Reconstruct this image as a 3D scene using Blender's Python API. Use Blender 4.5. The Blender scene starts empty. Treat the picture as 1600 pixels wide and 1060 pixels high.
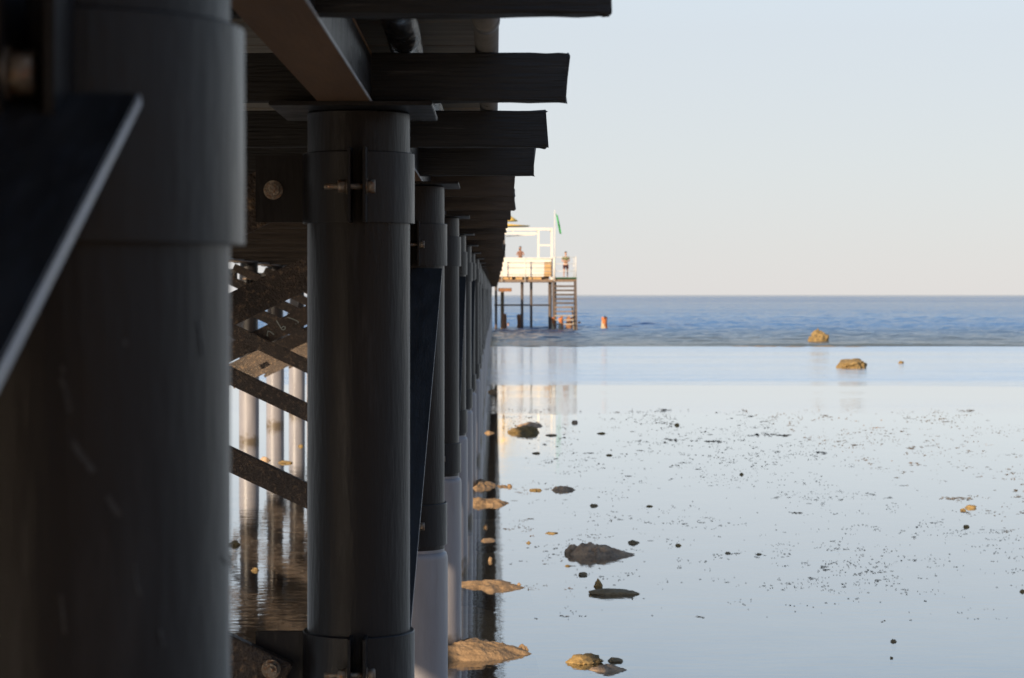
import bpy, bmesh, math, random
import numpy as np
from mathutils import Vector, Matrix, noise
R = math.radians
random.seed(7)
S = bpy.context.scene
COL = S.collection
F = 3390.0; VX, VY = 774.0, 461.0; CH = 2.45        # focal length in photo pixels, vanishing point, camera height over the water

def at(x, y, d):                                     # point seen at photo pixel (x, y), d metres out to sea
    return Vector(((x - VX) * d / F, d, CH - (y - VY) * d / F))
def wat(x, y):                                       # point of the water surface seen at a photo pixel
    d = CH * F / (y - VY)
    return Vector(((x - VX) * d / F, d, 0.0))

# ------------------------------------------------------------------ materials
def mat(name, base, rough=.6, var=.25, scale=6, bump=0.0, bscale=40, metal=0, second=None, sec_lo=.5, sec_hi=.7,
        sec_scale=5, stretch=(1, 1, 1), spec=.5):
    m = bpy.data.materials.new(name); m.use_nodes = True
    nt = m.node_tree; N = nt.nodes; L = nt.links
    b = N['Principled BSDF']
    b.inputs['Roughness'].default_value = rough
    b.inputs['Metallic'].default_value = metal
    b.inputs['Specular IOR Level'].default_value = spec
    tc = N.new('ShaderNodeTexCoord')
    mp = N.new('ShaderNodeMapping'); mp.inputs['Scale'].default_value = stretch
    geo = N.new('ShaderNodeNewGeometry')
    L.new(geo.outputs['Position'], mp.inputs['Vector'])
    n = N.new('ShaderNodeTexNoise'); n.inputs['Scale'].default_value = scale; n.inputs['Detail'].default_value = 6
    n.inputs['Roughness'].default_value = .65
    L.new(mp.outputs[0], n.inputs['Vector'])
    r = N.new('ShaderNodeMapRange'); r.inputs['From Min'].default_value = .3; r.inputs['From Max'].default_value = .7
    r.inputs['To Min'].default_value = 1 - var; r.inputs['To Max'].default_value = 1 + var
    L.new(n.outputs['Fac'], r.inputs['Value'])
    mx = N.new('ShaderNodeMix'); mx.data_type = 'RGBA'; mx.blend_type = 'MULTIPLY'; mx.inputs[0].default_value = 1
    mx.inputs[6].default_value = (*base, 1)
    L.new(r.outputs[0], mx.inputs[7])
    out = mx.outputs[2]
    if second:
        n2 = N.new('ShaderNodeTexNoise'); n2.inputs['Scale'].default_value = sec_scale; n2.inputs['Detail'].default_value = 8
        n2.inputs['Roughness'].default_value = .7
        L.new(mp.outputs[0], n2.inputs['Vector'])
        r2 = N.new('ShaderNodeMapRange'); r2.inputs['From Min'].default_value = sec_lo; r2.inputs['From Max'].default_value = sec_hi
        L.new(n2.outputs['Fac'], r2.inputs['Value'])
        m2 = N.new('ShaderNodeMix'); m2.data_type = 'RGBA'
        L.new(r2.outputs[0], m2.inputs[0]); L.new(out, m2.inputs[6]); m2.inputs[7].default_value = (*second, 1)
        out = m2.outputs[2]
    L.new(out, b.inputs['Base Color'])
    rr = N.new('ShaderNodeMapRange'); rr.inputs['From Min'].default_value = .3; rr.inputs['From Max'].default_value = .7
    rr.inputs['To Min'].default_value = max(0, rough - .12); rr.inputs['To Max'].default_value = min(1, rough + .12)
    L.new(n.outputs['Fac'], rr.inputs['Value']); L.new(rr.outputs[0], b.inputs['Roughness'])
    if bump:
        n3 = N.new('ShaderNodeTexNoise'); n3.inputs['Scale'].default_value = bscale; n3.inputs['Detail'].default_value = 6
        L.new(mp.outputs[0], n3.inputs['Vector'])
        bp = N.new('ShaderNodeBump'); bp.inputs['Strength'].default_value = bump; bp.inputs['Distance'].default_value = .02
        L.new(n3.outputs['Fac'], bp.inputs['Height']); L.new(bp.outputs[0], b.inputs['Normal'])
    return m

M = {}
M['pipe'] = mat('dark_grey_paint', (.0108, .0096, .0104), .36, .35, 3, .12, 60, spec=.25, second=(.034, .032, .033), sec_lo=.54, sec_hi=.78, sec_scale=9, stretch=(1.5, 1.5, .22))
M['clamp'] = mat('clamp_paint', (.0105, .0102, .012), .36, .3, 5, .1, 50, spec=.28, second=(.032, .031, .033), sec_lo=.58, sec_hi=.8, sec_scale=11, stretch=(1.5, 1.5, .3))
M['sleeve'] = mat('grey_sleeve', (.225, .213, .228), .4, .14, 4, .05, 30, second=(.14, .125, .12), sec_lo=.6, sec_hi=.85, sec_scale=5, stretch=(2, 2, .35))
M['timber'] = mat('black_tarred_timber', (.023, .0215, .021), .62, .4, 5, .55, 14, spec=.3, second=(.10, .092, .085), sec_lo=.6, sec_hi=.74, sec_scale=5, stretch=(.45, 4, 8))
M['brown'] = mat('bounce_tinted_timber', (.058, .044, .034), .75, .45, 5, .6, 14, spec=.3, second=(.08, .065, .05), sec_lo=.6, sec_hi=.8, sec_scale=6, stretch=(.5, 4, 5))  # warm bounce light on the far beams, put into the base colour
M['girder'] = mat('dusty_steel_girder', (.17, .10, .06), .75, .3, 2, .15, 30, spec=.15, stretch=(3, .5, 3))
M['deck'] = mat('deck_boards', (.33, .30, .26), .75, .4, 3, .4, 25, stretch=(.5, 5, 5))
M['brace'] = mat('brace_steel', (.056, .038, .027), .45, .5, 4, .8, 90, spec=.5, second=(.27, .175, .10), sec_lo=.53, sec_hi=.72, sec_scale=34)  # second colour paints in the bright glitter speckles
M['tie'] = mat('blue_black_steel', (.026, .025, .026), .6, .5, 5, .08, 40, spec=.2, second=(.036, .039, .048), sec_lo=.5, sec_hi=.75, sec_scale=14, stretch=(4, .6, .6))
M['bolt'] = mat('rusty_zinc', (.20, .165, .13), .45, .35, 60, .3, 120, metal=.4, second=(.22, .09, .03), sec_lo=.5, sec_hi=.65, sec_scale=70)
M['edge_glint'] = mat('painted_edge_glint', (.34, .345, .37), .45, .3, 30)  # lighter tone paints the sky highlight onto thin edges
M['tar'] = mat('splashed_tar', (.02, .02, .022), .35, .4, 20, .5, 30, second=(.16, .16, .17), sec_lo=.63, sec_hi=.72, sec_scale=28, stretch=(1, 1, .4))
M['rawwood'] = mat('raw_batten_wood', (.42, .20, .07), .7, .3, 4)
M['conduit'] = mat('grey_conduit', (.22, .21, .20), .55, .2, 8, .25, 40, second=(.02, .02, .02), sec_lo=.60, sec_hi=.64, sec_scale=3.2)
M['blackpipe'] = mat('black_hose', (.018, .018, .02), .25, .3, 6, .5, 10)
M['chalk'] = mat('chalk', (.42, .47, .42), .9, .3, 60)
M['rock'] = mat('coral_rock_ochre', (.235, .155, .06), .9, .4, 9, 1.0, 16, second=(.13, .10, .055), sec_lo=.5, sec_hi=.72, sec_scale=6)
M['rockgrey'] = mat('wet_grey_rock', (.42, .29, .19), .8, .45, 9, 1.0, 18, second=(.20, .145, .10), sec_lo=.5, sec_hi=.7, sec_scale=7)
M['rockdark'] = mat('dark_wet_rock', (.25, .18, .10), .75, .4, 9, 1.0, 22, second=(.12, .085, .04), sec_lo=.55, sec_hi=.75, sec_scale=9)
M['sandrock'] = mat('sandy_mound', (.28, .178, .095), .9, .3, 10, .9, 26, second=(.15, .10, .055), sec_lo=.48, sec_hi=.7, sec_scale=9)
M['bed'] = mat('wet_sand_bed', (.68, .42, .20), .9, .55, 1.3, .3, 8, second=(.56, .33, .15), sec_lo=.5, sec_hi=.68, sec_scale=1.1)
M['weed'] = mat('seaweed_scraps', (.11, .08, .05), .8, .5, 3, second=(.28, .15, .06), sec_lo=.55, sec_hi=.62, sec_scale=.35)
M['rail'] = mat('cream_rail_paint', (.72, .66, .55), .5, .1, 3)
M['rustbrown'] = mat('brown_rust', (.24, .11, .055), .85, .4, 3, .8, 14, second=(.22, .11, .05), sec_lo=.5, sec_hi=.65, sec_scale=2.5)
M['blocker_earth'] = mat('blocker_hill_earth', (.16, .11, .075), .95, .3, .01)  # earth colour of the added light-blocking hills
M['white'] = mat('white_paint', (.66, .61, .53), .5, .08, 3)
M['panel'] = mat('white_panel', (.68, .63, .56), .5, .05, 1.5)
M['door'] = mat('tan_board', (.45, .28, .12), .6, .2, 4)
M['pdeck'] = mat('platform_timber', (.20, .135, .09), .8, .3, 4)
M['post'] = mat('dark_post', (.085, .062, .05), .7, .3, 3)
M['green'] = mat('green_matting', (.03, .08, .035), .9, .2, 5)
M['flag'] = mat('green_cloth', (.05, .42, .10), .8, .15, 5)
M['parasol'] = mat('yellow_thatch', (.85, .52, .10), .85, .25, 8)
M['rust'] = mat('rusty_stump', (.42, .13, .035), .85, .4, 3, .8, 14, second=(.10, .055, .035), sec_lo=.5, sec_hi=.65, sec_scale=2.5)
M['concrete'] = mat('stained_concrete', (.22, .16, .09), .85, .35, 3, .6, 12, second=(.16, .07, .03), sec_lo=.5, sec_hi=.7, sec_scale=2)
M['palestump'] = mat('pale_stump_flank', (.40, .33, .22), .85, .35, 3, .6, 12, second=(.25, .13, .05), sec_lo=.55, sec_hi=.7, sec_scale=2)
M['step'] = mat('grey_step_board', (.33, .27, .21), .7, .2, 6)
M['skin'] = mat('skin', (.46, .25, .17), .55, .08, 10)
M['skin2'] = mat('tanned_skin', (.34, .18, .12), .55, .08, 10)
M['hair'] = mat('dark_hair', (.018, .013, .011), .6, .3, 30)
M['olive'] = mat('olive_cotton', (.13, .13, .06), .9, .2, 10)
M['shorts'] = mat('dark_red_cotton', (.085, .03, .035), .9, .2, 10)
M['topcloth'] = mat('brown_cotton', (.20, .10, .07), .9, .2, 10)

def tide(m, col, z0, z1):
    nt = m.node_tree; N = nt.nodes; L = nt.links; b = N['Principled BSDF']; src = b.inputs['Base Color'].links[0].from_socket
    g = N.new('ShaderNodeNewGeometry'); sp = N.new('ShaderNodeSeparateXYZ'); L.new(g.outputs['Position'], sp.inputs[0])
    n = N.new('ShaderNodeTexNoise'); n.inputs['Scale'].default_value = 14; n.inputs['Detail'].default_value = 6; L.new(g.outputs['Position'], n.inputs['Vector'])
    a = N.new('ShaderNodeMath'); a.operation = 'MULTIPLY_ADD'; a.inputs[1].default_value = -.35; L.new(n.outputs['Fac'], a.inputs[0]); L.new(sp.outputs['Z'], a.inputs[2])
    r = N.new('ShaderNodeMapRange'); r.inputs['From Min'].default_value = z1 - .175; r.inputs['From Max'].default_value = z0 - .175; L.new(a.outputs[0], r.inputs['Value'])
    mx = N.new('ShaderNodeMix'); mx.data_type = 'RGBA'; L.new(r.outputs[0], mx.inputs[0]); L.new(src, mx.inputs[6]); mx.inputs[7].default_value = (*col, 1)
    L.new(mx.outputs[2], b.inputs['Base Color'])
tide(M['sleeve'], (.11, .085, .06), .03, .16)
def water_mat():
    m = bpy.data.materials.new('shallow_water'); m.use_nodes = True
    nt = m.node_tree; N = nt.nodes; L = nt.links
    N.remove(N['Principled BSDF']); out = N['Material Output']
    geo = N.new('ShaderNodeNewGeometry'); sep = N.new('ShaderNodeSeparateXYZ'); L.new(geo.outputs['Position'], sep.inputs[0])
    # ripples: a fine wind ripple whose strength comes and goes in long patches across the flat
    mp = N.new('ShaderNodeMapping'); mp.inputs['Scale'].default_value = (.6, 1.6, 1); L.new(geo.outputs['Position'], mp.inputs[0])
    n1 = N.new('ShaderNodeTexNoise'); n1.inputs['Scale'].default_value = 5.0; n1.inputs['Detail'].default_value = 3; L.new(mp.outputs[0], n1.inputs['Vector'])
    mp2 = N.new('ShaderNodeMapping'); mp2.inputs['Scale'].default_value = (.25, 1, 1); L.new(geo.outputs['Position'], mp2.inputs[0])
    n2 = N.new('ShaderNodeTexNoise'); n2.inputs['Scale'].default_value = .10; n2.inputs['Detail'].default_value = 3; L.new(mp2.outputs[0], n2.inputs['Vector'])
    # distance of the point from the reef edge, warped a little
    wob = N.new('ShaderNodeMath'); wob.operation = 'MULTIPLY_ADD'; wob.inputs[1].default_value = 14; L.new(n2.outputs['Fac'], wob.inputs[0]); L.new(sep.outputs['Y'], wob.inputs[2])
    cr = N.new('ShaderNodeValToRGB'); e = cr.color_ramp
    dv = N.new('ShaderNodeMath'); dv.operation = 'DIVIDE'; dv.inputs[1].default_value = 120; L.new(wob.outputs[0], dv.inputs[0]); 
    mp3 = N.new('ShaderNodeMapping'); mp3.inputs['Scale'].default_value = (.035, .45, 1); L.new(geo.outputs['Position'], mp3.inputs[0])
    n3 = N.new('ShaderNodeTexNoise'); n3.inputs['Scale'].default_value = 1; n3.inputs['Detail'].default_value = 5; L.new(mp3.outputs[0], n3.inputs['Vector'])
    st3 = N.new('ShaderNodeMapRange'); st3.inputs['From Min'].default_value = .35; st3.inputs['From Max'].default_value = .65; st3.inputs['To Min'].default_value = .35; st3.inputs['To Max'].default_value = 1.15; L.new(n3.outputs['Fac'], st3.inputs['Value'])
    L.new(dv.outputs[0], cr.inputs[0])
    sm3 = N.new('ShaderNodeMath'); sm3.operation = 'MULTIPLY'; L.new(cr.outputs[0], sm3.inputs[0]); L.new(st3.outputs[0], sm3.inputs[1])
    e.elements[0].position = .0; e.elements[0].color = (.035,) * 3 + (1,)
    e.elements[1].position = 1.0; e.elements[1].color = (.95,) * 3 + (1,)
    for p, v in ((.16, .04), (.30, .03), (.42, .03), (.455, .16), (.49, .05), (.535, .04), (.56, .75), (.62, .95), (.70, .55), (.8, .6)):
        k = e.elements.new(p); k.color = (v,) * 3 + (1,)
    bp = N.new('ShaderNodeBump'); bp.inputs['Distance'].default_value = .07
    L.new(sm3.outputs[0], bp.inputs['Strength']); L.new(n1.outputs['Fac'], bp.inputs['Height'])
    fr = N.new('ShaderNodeFresnel'); fr.inputs['IOR'].default_value = 1.36
    gl = N.new('ShaderNodeBsdfGlossy'); gl.inputs['Roughness'].default_value = .03; gl.inputs['Color'].default_value = (.97, .985, 1, 1)
    tr = N.new('ShaderNodeBsdfTransparent'); tr.inputs['Color'].default_value = (.95, .965, .95, 1)
    rg = N.new('ShaderNodeMapRange'); rg.inputs['From Min'].default_value = .06; rg.inputs['From Max'].default_value = 1
    rg.inputs['To Min'].default_value = .03; rg.inputs['To Max'].default_value = .23; L.new(sm3.outputs[0], rg.inputs['Value']); L.new(rg.outputs[0], gl.inputs['Roughness'])
    L.new(bp.outputs[0], gl.inputs['Normal'])
    pw = N.new('ShaderNodeMath'); pw.operation = 'POWER'; pw.inputs[1].default_value = .78; L.new(fr.outputs[0], pw.inputs[0])
    fm = N.new('ShaderNodeMath'); fm.operation = 'MULTIPLY'; fm.use_clamp = True; fm.inputs[1].default_value = 1.30; L.new(pw.outputs[0], fm.inputs[0])
    mx = N.new('ShaderNodeMixShader'); L.new(fm.outputs[0], mx.inputs[0]); L.new(tr.outputs[0], mx.inputs[1]); L.new(gl.outputs[0], mx.inputs[2])
    L.new(mx.outputs[0], out.inputs[0])
    return m
def sea_mat():
    m = bpy.data.materials.new('open_sea'); m.use_nodes = True
    nt = m.node_tree; N = nt.nodes; L = nt.links
    N.remove(N['Principled BSDF']); out = N['Material Output']
    geo = N.new('ShaderNodeNewGeometry')
    mp = N.new('ShaderNodeMapping'); mp.inputs['Scale'].default_value = (.5, 1.2, 1); L.new(geo.outputs['Position'], mp.inputs[0])
    n1 = N.new('ShaderNodeTexNoise'); n1.inputs['Scale'].default_value = 4.2; n1.inputs['Detail'].default_value = 5; L.new(mp.outputs[0], n1.inputs['Vector'])
    mp2 = N.new('ShaderNodeMapping'); mp2.inputs['Scale'].default_value = (.002, .009, 1); L.new(geo.outputs['Position'], mp2.inputs[0])
    n2 = N.new('ShaderNodeTexNoise'); n2.inputs['Scale'].default_value = 1; n2.inputs['Detail'].default_value = 10; n2.inputs['Roughness'].default_value = .68; L.new(mp2.outputs[0], n2.inputs['Vector'])
    st = N.new('ShaderNodeMapRange'); st.inputs['From Min'].default_value = .35; st.inputs['From Max'].default_value = .65
    st.inputs['To Min'].default_value = .3; st.inputs['To Max'].default_value = 1.0; L.new(n2.outputs['Fac'], st.inputs['Value'])
    bp = N.new('ShaderNodeBump'); bd = N.new('ShaderNodeMapRange'); bd.inputs['From Min'].default_value = 150; bd.inputs['From Max'].default_value = 1500; bd.inputs['To Min'].default_value = .10; bd.inputs['To Max'].default_value = .2
    sy_ = N.new('ShaderNodeSeparateXYZ'); L.new(geo.outputs['Position'], sy_.inputs[0]); L.new(sy_.outputs['Y'], bd.inputs['Value']); L.new(bd.outputs[0], bp.inputs['Distance']); L.new(st.outputs[0], bp.inputs['Strength']); L.new(n1.outputs['Fac'], bp.inputs['Height'])
    fr = N.new('ShaderNodeFresnel'); fr.inputs['IOR'].default_value = 1.33; L.new(bp.outputs[0], fr.inputs['Normal'])
    gl = N.new('ShaderNodeBsdfGlossy'); gl.inputs['Roughness'].default_value = .06; L.new(bp.outputs[0], gl.inputs['Normal'])
    df = N.new('ShaderNodeBsdfDiffuse')
    sp = N.new('ShaderNodeSeparateXYZ'); L.new(geo.outputs['Position'], sp.inputs[0])
    ry = N.new('ShaderNodeMapRange'); ry.inputs['From Min'].default_value = 103; ry.inputs['From Max'].default_value = 165; L.new(sp.outputs['Y'], ry.inputs['Value'])
    mc = N.new('ShaderNodeMix'); mc.data_type = 'RGBA'; L.new(ry.outputs[0], mc.inputs[0]); mc.inputs[6].default_value = (.10, .11, .095, 1); mc.inputs[7].default_value = (.085, .185, .37, 1)
    L.new(mc.outputs[2], df.inputs['Color'])
    df.inputs['Color'].default_value = (.045, .115, .235, 1)
    mx = N.new('ShaderNodeMixShader'); L.new(fr.outputs[0], mx.inputs[0]); L.new(df.outputs[0], mx.inputs[1]); L.new(gl.outputs[0], mx.inputs[2])
    L.new(mx.outputs[0], out.inputs[0])
    return m
M['water'] = water_mat(); M['sea'] = sea_mat()

# ------------------------------------------------------------------ helpers
def link(name, me, m=None, parent=None, loc=None):
    o = bpy.data.objects.new(name, me); COL.objects.link(o)
    if m is not None and not me.materials: me.materials.append(m)
    if parent: o.parent = parent
    if loc is not None: o.location = loc
    return o
def tag(o, label=None, cat=None, group=None, kind=None):
    if label: o['label'] = label
    if cat: o['category'] = cat
    if group: o['group'] = group
    if kind: o['kind'] = kind
    return o
def empty(name, loc=(0, 0, 0)):
    o = bpy.data.objects.new(name, None); COL.objects.link(o); o.location = loc; o.empty_display_size = .2
    return o
class MB:
    def __init__(s): s.bm = bmesh.new()
    def box(s, x0, x1, y0, y1, z0, z1, bevel=0):
        t = bmesh.new(); bmesh.ops.create_cube(t, size=1)
        for v in t.verts:
            v.co = Vector(((x0 + x1) / 2 + v.co.x * (x1 - x0), (y0 + y1) / 2 + v.co.y * (y1 - y0), (z0 + z1) / 2 + v.co.z * (z1 - z0)))
        if bevel: bmesh.ops.bevel(t, geom=t.edges[:], offset=bevel, segments=2, affect='EDGES')
        return s.add(t)
    def add(s, t):
        me = bpy.data.meshes.new('t'); t.to_mesh(me); t.free(); s.bm.from_mesh(me); bpy.data.meshes.remove(me); return s
    def bar(s, a, b, w, h, up=(0, 0, 1), bevel=0):   # rectangular bar from a to b, w across, h along up
        a, b = Vector(a), Vector(b); y = (b - a); ln = y.length; y.normalize()
        x = y.cross(Vector(up)).normalized(); z = x.cross(y)
        t = bmesh.new(); bmesh.ops.create_cube(t, size=1)
        for v in t.verts: v.co = Vector((v.co.x * w, v.co.y * ln, v.co.z * h))
        if bevel: bmesh.ops.bevel(t, geom=t.edges[:], offset=bevel, segments=2, affect='EDGES')
        mt = Matrix((x, y, z)).transposed().to_4x4(); mt.translation = (a + b) / 2
        bmesh.ops.transform(t, matrix=mt, verts=t.verts)
        return s.add(t)
    def tube(s, a, b, r, r2=None, n=24, caps=True, bevel=0):
        a, b = Vector(a), Vector(b); dv = b - a
        t = bmesh.new(); bmesh.ops.create_cone(t, cap_ends=caps, segments=n, radius1=r, radius2=r if r2 is None else r2, depth=dv.length)
        for f in t.faces: f.smooth = len(f.verts) == 4
        q = dv.to_track_quat('Z', 'Y').to_matrix().to_4x4(); q.translation = (a + b) / 2
        bmesh.ops.transform(t, matrix=q, verts=t.verts)
        return s.add(t)
    def lathe(s, prof, n=48, gap=None, off=(0, 0, 0)):  # prof: (r, z); gap = angle range left open
        vs = []
        a0, a1 = (0, 2 * math.pi) if gap is None else gap
        k = n if gap is None else n + 1
        for i in range(k):
            a = a0 + (a1 - a0) * i / n
            vs.append([s.bm.verts.new((off[0] + r * math.cos(a), off[1] + r * math.sin(a), off[2] + z)) for r, z in prof])
        for i in range(n):
            p, q = vs[i], vs[(i + 1) % k]
            for j in range(len(prof) - 1):
                f = s.bm.faces.new((p[j], q[j], q[j + 1], p[j + 1])); f.smooth = True
        return s
    def mesh(s, name):
        me = bpy.data.meshes.new(name); s.bm.normal_update(); s.bm.to_mesh(me); s.bm.free()
        return me
    def build(s, name, m, parent=None, loc=None):
        return link(name, s.mesh(name), m, parent, loc)
def smooth_edges(me, ang=40):
    for e in me.edges: pass
    me.set_sharp_from_angle(angle=R(ang))
    return me

# ------------------------------------------------------------------ sky, sun, camera
SUN_E, SUN_A = R(20), R(216)                         # azimuth clockwise from +Y: behind the camera, to its left
w = bpy.data.worlds.new('World'); S.world = w; w.use_nodes = True
nt = w.node_tree; bg = nt.nodes['Background']
sk = nt.nodes.new('ShaderNodeTexSky'); sk.sky_type = 'NISHITA'; sk.sun_disc = False
sk.sun_elevation = SUN_E; sk.sun_rotation = SUN_A; sk.air_density = 1.0; sk.dust_density = 0.3; sk.ozone_density = 1.0
SKYS = .12; bg.inputs[1].default_value = SKYS
# the thick pale sea air low over the horizon, mixed over the clear sky
tcw = nt.nodes.new('ShaderNodeTexCoord'); sz_ = nt.nodes.new('ShaderNodeSeparateXYZ'); nt.links.new(tcw.outputs['Generated'], sz_.inputs[0])
cr = nt.nodes.new('ShaderNodeValToRGB'); nt.links.new(sz_.outputs['Z'], cr.inputs[0]); e = cr.color_ramp
e.elements[0].position = 0; e.elements[0].color = (.455, .449, .462, 1)
e.elements[1].position = 1; e.elements[1].color = (.17, .25, .40, 1)
for p_, c_ in ((.02, (.448, .452, .468)), (.06, (.448, .468, .490)), (.14, (.440, .478, .522)), (.22, (.37, .45, .55)), (.40, (.23, .32, .46))):
    k = e.elements.new(p_); k.color = (*c_, 1)
sc_ = nt.nodes.new('ShaderNodeVectorMath'); sc_.operation = 'SCALE'; sc_.inputs['Scale'].default_value = 1 / SKYS; nt.links.new(cr.outputs[0], sc_.inputs[0])
fm = nt.nodes.new('ShaderNodeMapRange'); fm.inputs['From Min'].default_value = .12; fm.inputs['From Max'].default_value = .5
fm.inputs['To Min'].default_value = .93; fm.inputs['To Max'].default_value = .2; nt.links.new(sz_.outputs['Z'], fm.inputs['Value'])
mxw = nt.nodes.new('ShaderNodeMix'); mxw.data_type = 'RGBA'; nt.links.new(fm.outputs[0], mxw.inputs[0])
nt.links.new(sk.outputs[0], mxw.inputs[6]); nt.links.new(sc_.outputs[0], mxw.inputs[7]); nt.links.new(mxw.outputs[2], bg.inputs[0])
sl = bpy.data.lights.new('sun', 'SUN'); sl.energy = 5.0; sl.angle = R(.53); sl.color = (1, .80, .56)
so = bpy.data.objects.new('sun', sl); COL.objects.link(so)
dirv = Vector((-math.sin(SUN_A) * math.cos(SUN_E), -math.cos(SUN_A) * math.cos(SUN_E), -math.sin(SUN_E)))
so.rotation_euler = dirv.to_track_quat('-Z', 'Y').to_euler(); so.location = (-30, -40, 30)
cam = bpy.data.cameras.new('camera'); co = bpy.data.objects.new('camera', cam); COL.objects.link(co); S.camera = co
cam.sensor_width = 23.6; cam.lens = 50; cam.clip_start = .05; cam.clip_end = 60000
cam.shift_x = (800 - VX) / 1600; cam.shift_y = (VY - 530) / 1600
co.location = (0, 0, CH); co.rotation_euler = (R(90), 0, 0)
cam.dof.use_dof = True; cam.dof.focus_distance = 9.0; cam.dof.aperture_fstop = 5.6
S.view_settings.view_transform = 'Standard'; S.view_settings.look = 'None'; S.view_settings.gamma = 1
S.view_settings.exposure = 0.6

# ------------------------------------------------------------------ ground and water
def grid(name, xs, ys, zf, m, kind='structure'):
    xs, ys = np.asarray(xs), np.asarray(ys)
    X, Y = np.meshgrid(xs, ys)
    return gridXY(name, X, Y, zf(X, Y), m, kind)
def gridXY(name, X, Y, Z, m, kind='structure'):
    ny, nx = X.shape
    co_ = np.stack([X, Y, Z], -1).reshape(-1, 3)
    i = np.arange(ny * nx).reshape(ny, nx)
    q = np.stack([i[:-1, :-1], i[:-1, 1:], i[1:, 1:], i[1:, :-1]], -1).reshape(-1, 4)
    me = bpy.data.meshes.new(name)
    me.vertices.add(len(co_)); me.vertices.foreach_set('co', co_.ravel())
    me.loops.add(q.size); me.loops.foreach_set('vertex_index', q.ravel().astype(np.int32))
    me.polygons.add(len(q)); me.polygons.foreach_set('loop_start', np.arange(0, q.size, 4, dtype=np.int32))
    me.polygons.foreach_set('use_smooth', np.ones(len(q), dtype=bool))
    me.update(calc_edges=True); me.validate()
    o = link(name, me, m); tag(o, kind=kind); return o
rng = np.random.default_rng(3)
def reef():
    xs = np.arange(-60, 60, .12); ys = np.linspace(REEF - 1.6, REEF + .9, 12)
    X, Y = np.meshgrid(xs, ys); Z = np.zeros_like(X)
    for i in range(X.shape[0]):
        for j in range(X.shape[1]):
            x, y = X[i, j], Y[i, j]
            Z[i, j] = -.02 + .12 * noise.noise(Vector((x * .16, y * .5, 1))) + .07 * noise.noise(Vector((x * .9, y * 1.3, 5))) + .03 * noise.noise(Vector((x * 3, y * 3, 8)))
    Z -= .10 * (np.abs((Y - REEF + .3) / 1.1)) ** 2
    gridXY('reef_edge', X, Y, Z, M['rockdark'])
def added_blocker_hills():  # added out of view to keep low sky light off the piles
    ang = np.linspace(R(95), R(265), 120); rad = np.linspace(420, 1500, 14)
    A, Q = np.meshgrid(ang, rad)
    X = np.sin(A) * Q; Y = np.cos(A) * Q
    rise = np.clip((Q - 420) / 500, 0, 1) ** .8
    Z = -8 + rise * (150 + 50 * np.sin(A * 5.2) + 28 * np.sin(A * 13 + 1) + 14 * np.sin(A * 31 + Q * .01))
    gridXY('added_blocker_hills', X, Y, Z, M['blocker_earth'])

REEF = 103.0
def bedz(X, Y):
    z = -.13 + .02 * np.sin(X * .9 + .4 * Y) + .02 * np.sin(Y * .63 - .3 * X + 1) + .015 * np.sin(2.1 * X + 1.3 * Y)
    z = np.where(Y < -4, z + (-4 - Y) * .06, z)                   # rises to the beach behind the photographer
    z = np.where(Y > REEF, z - (Y - REEF) * .25, z)
    return z
added_blocker_hills()
reef()
grid('seabed', np.concatenate([np.linspace(-120, -12, 30), np.linspace(-11, 12, 120), np.linspace(13, 120, 30)]),
     np.concatenate([np.linspace(-40, -4, 10), np.linspace(-3, 60, 160), np.linspace(61, REEF, 40), [REEF + 4, REEF + 30]]), bedz, M['bed'])
grid('tidal_flat_water', np.linspace(-120, 120, 41), np.linspace(-20, REEF + .05, 31), lambda X, Y: X * 0, M['water'])

def sea():
    ypx = np.concatenate([np.linspace(VY + CH * F / REEF, VY + CH * F / 108, 70)[:-1], np.linspace(VY + CH * F / 108, VY + CH * F / 420, 760)[:-1], np.linspace(VY + CH * F / 420, VY + CH * F / 900, 120)])
    d = np.concatenate([CH * F / (ypx - VY), np.geomspace(950, 40000, 30)])
    u = np.linspace(-.46, .46, 760)
    D, U = np.meshgrid(d, u, indexing='ij'); X = D * U; Y = D.copy()
    amp = np.clip((Y - REEF) / 14, 0, 1) * .6 + np.clip((Y - REEF) / 50, 0, 1) * .4
    Z = np.zeros_like(X)
    for k in range(40):
        lam = rng.uniform(.7, 1.7) if k < 26 else rng.uniform(1.7, 6)
        a = (rng.normal(0, .38)) + math.pi / 2 * -1
        kx, ky = math.cos(a) * 2 * math.pi / lam, math.sin(a) * 2 * math.pi / lam
        h = (.009 if lam < 1.7 else .0058) * lam ** .8
        s = np.sin(kx * X + ky * Y + rng.uniform(0, 6.28))
        fade = np.clip((lam * 260 - Y) / (lam * 100), 0, 1)
        Z += fade * h * (s + .25 * s * s)
    Z *= amp
    # low swells shoaling on the reef edge
    wob = 1.2 * np.sin(X * .06 + 1) + .7 * np.sin(X * .17) + .35 * np.sin(X * .53 + 2)
    for d0, h, wd in ((REEF + 1.2, .12, .24), (REEF + 3.0, .07, .4), (REEF + 12, .06, .8), (REEF + 23, .07, .9), (REEF + 36, .05, 1.2)):
        Z += h * np.exp(-((Y - d0 - wob) / wd) ** 2) * (.55 + .45 * np.sin(X * .21 + d0) * np.sin(X * .083 + 2 * d0))
    Z += -.004
    gridXY('sea', X, Y, Z, M['sea'])
sea()

# ------------------------------------------------------------------ the pier
XA, XB, RP = -.398, -4.10, .149                      # the two rows of piles
PD = [2.03, 6.32] + [6.32 + 4.27 * k for k in range(1, 34)]
PD = [2.03 - 4.27 * k for k in (3, 2, 1)] + PD
pier = empty('pier', (0, 0, 0))
tag(pier, 'long dark pier on rows of grey pipe piles running out to sea', 'pier')

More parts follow.
